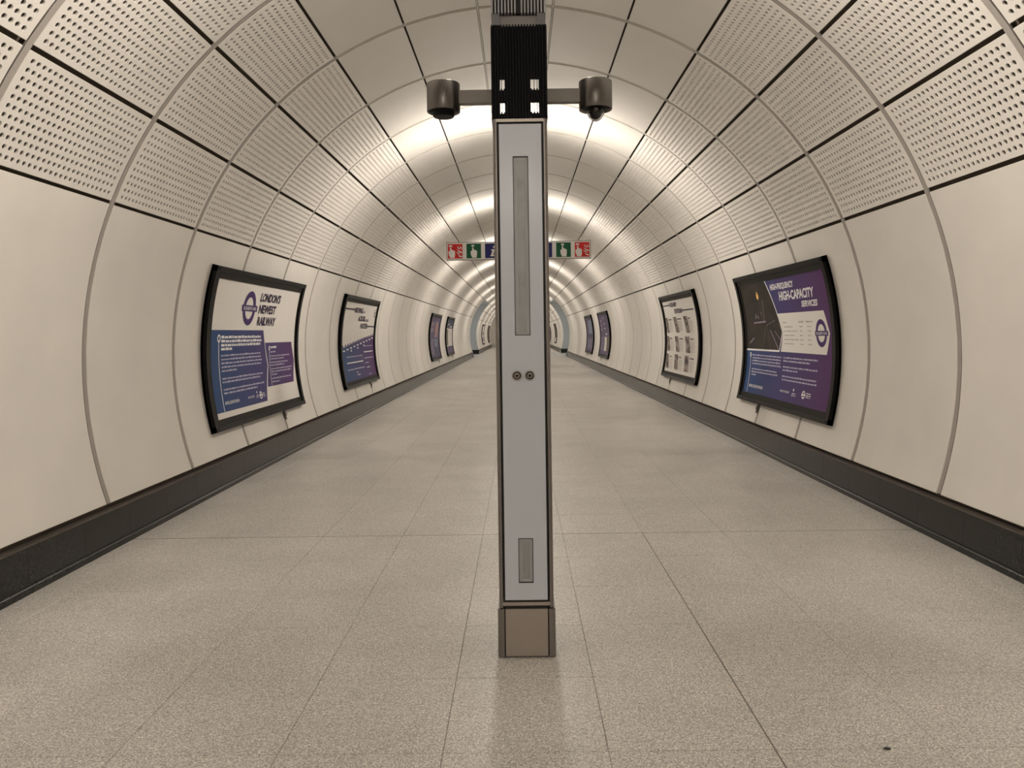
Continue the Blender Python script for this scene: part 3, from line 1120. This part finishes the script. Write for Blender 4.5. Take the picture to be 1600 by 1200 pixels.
def poster_railway():
    p = Poster('left', 7.44, 'large framed poster headed LONDONS NEWEST RAILWAY with purple ring logo on the left wall')
    p.root['label'] = "large framed poster headed LONDON'S NEWEST RAILWAY, nearest on the left wall"
    p.frame()
    dots = []
    for i in range(26):
        for j in range(7):
            u, v = .25 + i * .105, .74 - j * .072
            if .85 < u < 2.3 and v < .72: continue
            dots.append(p.disc(u, v, .0065, 6))
    for i in range(8):
        for j in range(4):
            dots.append(p.disc(1.75 + i * .15, -.46 - j * .045, .005, 6))
    o = p.polys('dot_pattern', dots, M['dot_ink'], .002); o['kind'] = 'stuff'
    p.roundel(1.15, .50, .387, .92, 1.40, .465, .533, M['ink'], M['white_ink'])
    p.text("LONDON'S", 1.46, 2.20, .587, .695, M['ink_dark'], .004, .22, .036)
    p.text('NEWEST', 1.455, 2.085, .447, .553, M['ink_dark'], .004, .22, .036)
    p.text('RAILWAY', 1.45, 2.12, .306, .410, M['ink_dark'], .004, .22, .036)
    p.polys('text_box', [[(S0, -.59), (1.675, -.59), (1.85, -.172), (1.70, .252), (S0, .252)]], M['grad'], .0025)
    p.polys('text_box', [[(1.776, -.43), (2.828, -.43), (2.939, -.146), (2.839, .102), (1.773, .102), (1.88, -.172)]], M['grad'], .002)
    p.polys('route_line', [p.line((.354, .13), (.354, -.585), .014), p.line((1.935, .005), (1.935, -.425), .012)]
            + p.ring(.354, .165, .042, .022, 18) + p.ring(1.935, .035, .030, .014, 16)
            + [p.line((1.715, .252), (1.868, -.172), .012), p.line((1.868, -.172), (1.74, -.50), .012)], M['white_ink'], .004)
    rows = []
    for v, e in ((.18, 1.61), (.138, 1.64), (.096, 1.60), (.056, .73)): rows.append((.415, e, v, .030))
    p.words(rows, M['white_ink'], .0045)
    rows = []
    for v, e in ((-.012, 1.61), (-.052, 1.62), (-.092, 1.65), (-.132, 1.64), (-.171, .84), (-.252, 1.65), (-.288, 1.56), (-.365, 1.67), (-.403, 1.42)): rows.append((.415, e, v, .018))
    for v, e in ((-.012, 2.18), (-.063, 2.74), (-.098, 2.50), (-.142, 2.66), (-.176, 2.50), (-.222, 2.83), (-.256, 2.76), (-.292, 2.18), (-.340, 2.74), (-.381, 2.26)): rows.append((1.965, e, v, .016))
    p.words(rows, M['pale_ink'], .0045)
    p.words([(1.985, 2.20, .046, .026)], M['white_ink'], .0045)
    p.text('MOVING LONDON FORWARD', .405, .80, -.522, -.488, M['white_ink'], .0045, 0, .02)
    p.text('MAYOR OF LONDON', 1.07, 1.268, -.514, -.490, M['white_ink'], .0045, 0, .01)
    p.badge(1.49, -.505, M['white_ink'])
    p.words([(1.335, 1.40, -.50, .008), (1.33, 1.405, -.52, .008), (1.56, 1.635, -.488, .009), (1.56, 1.635, -.507, .009), (1.56, 1.63, -.526, .007)], M['white_ink'], .0045)
    p.polys('crest', [p.disc(1.365, -.462, .014, 8)], M['white_ink'], .0045)


def poster_services():
    p = Poster('right', 7.44, 'large framed purple poster headed HIGH-FREQUENCY HIGH-CAPACITY SERVICES, nearest on the right wall')
    p.frame()
    p.polys('printed_field', [p.rect(S0, S1, T0, T1)], M['grad2'], .0015)
    p.polys('night_photo', [[(S0, -.075), (1.416, -.075), (1.54, .146), (1.195, T1), (S0, T1)]], M['night'], .0025)
    hl = []
    # lamps, gantry and rails in the printed photograph
    for u, v, r in ((.62, .36, .020), (.70, .335, .022), (.60, .33, .018)): hl.append(p.disc(u, v, r, 10))
    p.polys('photo_light', [p.disc(.80, .60, .042, 12), p.disc(.80, .64, .02, 8)], M['amber'], .004)
    for u in (1.02, 1.10, 1.16, 1.24, 1.30): hl.append(p.disc(u, .23 + (u - 1.0) * .18, .012, 8))
    hl += [p.line((.50, .265), (.98, .275), .020), p.line((1.12, .17), (1.40, -.06), .018), p.line((1.28, .16), (1.50, .04), .012),
           p.line((.28, .00), (.46, .07), .02), p.line((.82, .40), (.86, .36), .012)]
    p.polys('photo_highlight', hl, M['lilac'], .0038)['kind'] = 'stuff'
    p.polys('photo_rail', [p.line((.86, .30), (.80, .75), .006), p.line((.96, .22), (.80, -.07), .010), p.line((1.02, .22), (1.10, -.07), .010), p.line((.92, .28), (.95, .55), .03)], M['brown'], .0034)
    p.polys('table_box', [[(1.475, -.085), (2.83, -.085), (2.92, .129), (2.81, .364), (1.44, .364), (1.565, .146)]], M['paper'], .0025)
    p.polys('route_line', [p.line((1.20, T1), (1.552, .146), .022), p.line((1.552, .146), (1.425, -.08), .022), p.line((S0, -.085), (1.43, -.08), .022), p.line((.318, -.17), (.318, -.65), .014)]
            + p.ring(.318, -.150, .032, .012, 16), M['white_ink'], .004)
    p.text('HIGH-FREQUENCY', 1.34, 2.12, .650, .718, M['white_ink'], .004, .2, .036)
    p.text('HIGH-CAPACITY', 1.585, 2.65, .511, .617, M['white_ink'], .004, .2, .036)
    p.text('SERVICES', 2.245, 2.695, .417, .484, M['white_ink'], .004, .2, .036)
    p.roundel(2.705, .1335, .287, 2.543, 2.883, .107, .157, M['ink'], M['white_ink'])
    rows = [(1.59, 1.70, .257, .016), (2.09, 2.25, .257, .016), (2.31, 2.49, .257, .016)]
    for i, v in enumerate((.205, .157, .108, .06, .012)):
        e = (1.90, 2.05, 1.95, 2.07, 1.92)[i]
        rows += [(1.61, e, v, .012), (2.11, 2.20, v, .012), (2.34, 2.44, v, .012)]
    p.words(rows, M['grey_ink'], .004)
    rows = []
    for v, e in ((-.151, 1.51), (-.188, 1.49), (-.225, 1.48), (-.262, 1.50), (-.333, 1.39), (-.370, 1.42), (-.406, .59)): rows.append((.40, e, v, .019))
    for v, e in ((-.151, 2.61), (-.189, 2.40), (-.257, 2.61), (-.295, 2.05), (-.366, 2.60), (-.405, 2.62)): rows.append((1.575, e, v, .019))
    p.words(rows, M['pale_ink'], .0045)
    p.text('MOVING LONDON FORWARD', .375, .935, -.575, -.535, M['white_ink'], .0045, 0, .02)
    p.text('MAYOR OF LONDON', 1.575, 1.87, -.550, -.524, M['white_ink'], .0045, 0, .01)
    p.badge(2.30, -.53, M['white_ink'])
    p.polys('crest', [p.disc(2.0, -.50, .018, 8)], M['white_ink'], .0045)
    p.words([(1.96, 2.08, -.54, .010), (1.95, 2.08, -.563, .010), (2.375, 2.50, -.508, .012), (2.375, 2.51, -.530, .012), (2.375, 2.50, -.551, .008)], M['white_ink'], .0045)


def poster_faster():
    p = Poster('left', 13.08, 'framed poster, cream above a stepped blue and purple lower half, second on the left wall')
    p.frame()
    # stepped skyline edge of the coloured half
    p.polys('printed_field', [[(S0, T0), (S1, T0), (S1, .165), (2.05, .125), (1.0, .03), (S0, -.055)]], M['grad'], .002)
    tri = []
    for i in range(14):
        u = .20 + i * .205
        v = -.05 + (u - S0) * .077
        tri.append([(u - .09, v - .02), (u + .09, v - .005), (u + .015, v + .045), (u - .03, v + .04)])
    p.polys('skyline', tri, M['violet'], .0025)
    fig, lab = [], []
    for i in range(10):
        u = .28 + i * .285
        v = .02 + u * .072
        fig += [p.line((u, v), (u, v + .085), .020), p.disc(u, v + .1, .014, 8)]
        lab += [p.rect(u - .09, u + .07, v - .155 + i * .003, v - .130 + i * .003)]
        if i in (2, 4, 6): lab += [p.rect(u - .06, u + .06, v - .20, v - .175)]
    p.polys('figures', fig, M['dot_ink'], .0032)
    lab += [p.line((.44, -.324), (1.80, -.324), .020), p.line((1.96, -.155), (2.85, -.155), .020), p.line((1.78, -.24), (1.84, -.38), .01)]
    p.polys('map_lines', lab, M['white_ink'], .0038)
    p.words([(.45, 1.80, -.213, .020), (.42, 1.90, -.445, .022), (1.95, 2.86, -.04, .018), (2.0, 2.85, -.276, .022), (2.02, 2.35, -.37, .022), (2.1, 2.4, -.46, .03), (1.1, 1.25, -.51, .025), (1.15, 1.4, -.56, .03), (2.2, 2.45, -.60, .02)], M['pale_ink'], .004)
    p.polys('headline_bar', [p.rect(S0, .86, .636, .662), p.rect(2.30, S1, .335, .361)] + p.ring(.885, .649, .034, .018, 16) + p.ring(2.27, .348, .034, .018, 16), M['ink_dark'], .004)
    p.text('MOVING', .94, 1.66, .590, .695, M['ink_dark'], .004, .2, .036)
    p.text('you', 1.68, 1.85, .590, .640, M['ink_dark'], .004, .2, .02)
    p.text('ACROSS', 1.32, 1.95, .438, .545, M['ink_dark'], .004, .2, .036)
    p.text('LONDON', 1.97, 2.28, .438, .490, M['ink_dark'], .004, .2, .02)
    p.text('FASTER', 1.57, 2.22, .298, .402, M['ink_dark'], .004, .2, .036)
    p.polys('side_print', [p.rect(2.80, 2.88, .70, .66 + .02), p.rect(2.80, 2.88, .60, .66), p.rect(2.80, 2.88, .545, .58)], M['ink_dark'], .004)


def poster_stations():
    p = Poster('right', 13.08, 'framed white poster with nine small slanted photographs in a grid, second on the right wall')
    p.frame()
    X = 16.17
    p.polys('headline_bar', [p.line((S0, .690), (.78, .690), .022), p.line((1.93, .556), (S1 - .16, .556), .022)] + p.ring(.80, .690, .03, .015, 16) + p.ring(1.91, .556, .03, .015, 16), M['ink_dark'], .004)
    p.text('YOUR NEW', .86, 1.50, .648, .735, M['ink_dark'], .004, .2, .036)
    p.text('STATIONS', 1.18, 1.87, .510, .600, M['ink_dark'], .004, .2, .036)
    ph = [[(16.12, .445), (15.81, .445), (15.71, .135), (16.03, .135)], [(15.25, .448), (14.94, .448), (14.74, .14), (15.06, .14)], [(14.30, .445), (13.99, .445), (13.83, .135), (14.14, .135)],
          [(16.12, .065), (15.79, .065), (15.66, -.236), (15.98, -.236)], [(15.22, .066), (14.90, .066), (14.75, -.236), (15.07, -.236)], [(14.28, .068), (13.93, .068), (13.82, -.234), (14.18, -.234)],
          [(16.10, -.295), (15.77, -.295), (15.64, -.585), (15.97, -.585)], [(15.20, -.29), (14.87, -.29), (14.75, -.583), (15.08, -.583)], [(14.29, -.285), (13.94, -.285), (13.83, -.58), (14.18, -.58)]]
    rows, heads = [], []
    for q in ph:
        poly = [(max(S0 + .02, X - a), b) for a, b in q]
        p.polys('station_photo', [poly], M['photo'], .0025)
        ur = poly[1][0] + .10
        vt = poly[0][1]
        heads.append((ur, ur + random.uniform(.14, .36), vt - .045, .026))
        for i in range(8):
            rows.append((ur + .015 + i * .006, ur + .36 + random.uniform(-.06, .02), vt - .095 - i * .026, .010))
    p.words(heads, M['ink_dark'], .004)
    p.words(rows, M['grey_ink'], .004)


def poster_plain(side, y0, label, blocks, words=()):
    p = Poster(side, y0, label)
    p.frame()
    for m, pl, d in blocks:
        p.polys('print_block', [p.rect(*q) for q in pl], M[m], d)
    if words:
        p.words(list(words), M['pale_ink'], .004)


poster_railway()
poster_services()
poster_faster()
poster_stations()
full = [(S0, S1, T0, T1)]
poster_plain('left', 26.05, 'small looking violet poster with pale boxes up its left side, third on the left wall',
             [('violet', full, .0015), ('lilac', [(.35, 1.2, .44, .60), (.25, 1.15, .25, .40), (1.55, 2.6, .05, .62)], .0025), ('rosy', [(1.75, 2.4, .12, .56)], .0035), ('sky', [(.6, 2.8, -.06, -.02), (1.6, 2.3, -.5, -.02)], .0025), ('navy', [(1.4, 2.5, -.6, -.3)], .003)],
             [(.3, 1.2, -.1 - .06 * i, .02) for i in range(8)])
poster_plain('left', 31.78, 'narrow looking poster with white middle between blue bands, fourth on the left wall',
             [('navy', full, .0015), ('paper', [(S0, S1, -.36, .40)], .002), ('brown', [(S0, .95, -.31, .35)], .003), ('violet', [(S0, S1, T0, -.40)], .003), ('white_ink', [(.5, 1.4, .55, .59), (1.4, 2.6, .45, .50)], .003)])
poster_plain('right', 26.1, 'purple poster with pale squares and a white and brown block, third on the right wall',
             [('violet', full, .0015), ('lilac', [(.3, .85, .52, .62), (.3, .85, .36, .46), (.3, .85, .20, .30)], .0025), ('paper', [(1.4, 2.1, -.52, -.02)], .0025), ('brown', [(2.1, 2.95, -.52, -.02)], .0025), ('white_ink', [(1.4, 1.75, .64, .67), (1.5, 1.9, .44, .47), (1.5, 1.8, .26, .30), (1.8, 2.2, .05, .12)], .003)],
             [(.3, 1.1, -.05 - .07 * i, .025) for i in range(7)])
poster_plain('right', 31.92, 'purple poster with a pale blue upper block, fourth on the right wall',
             [('violet', full, .0015), ('sky', [(1.1, 2.6, .10, .66)], .0025), ('lilac', [(.3, .5, .5, .54), (.5, .75, .4, .45)], .003), ('navy', [(.9, 2.5, -.08, .08)], .003)],
             [(.5, 2.6, -.15 - .06 * i, .02) for i in range(7)])
poster_plain('left', 62.1, 'tiny pale poster in black frame just past the far opening on the left wall', [('lilac', [(.4, 2.6, -.5, -.2)], .002), ('brown', [(.2, 2.9, .1, .2)], .002)])
poster_plain('left', 73.7, 'tiny dark framed poster furthest along the left wall', [('brown', full, .0015)])
poster_plain('right', 63.6, 'tiny brownish poster in black frame past the far opening on the right wall', [('brown', [(S0, S1, -.3, T1)], .0015)])
poster_plain('right', 76.0, 'tiny framed poster furthest along the right wall, half behind the column', [('violet', full, .0015)])

# ------------------------------------------------------------------ scrap on the floor
mb = MB()
mb.add([(0, 0, .001), (.012, -.004, .002), (.027, .001, .001), (.03, .008, .003), (.014, .012, .006), (.002, .009, .002), (.014, .004, .007)],
       [(0, 1, 6), (1, 2, 6), (2, 3, 6), (3, 4, 6), (4, 5, 6), (5, 0, 6)])
o = mb.build('paper_scrap', M['fixing'])
o.location = (1.27, 2.735, 0)
tag(o, 'tiny dark scrap lying on the floor tiles at the lower right', 'scrap')
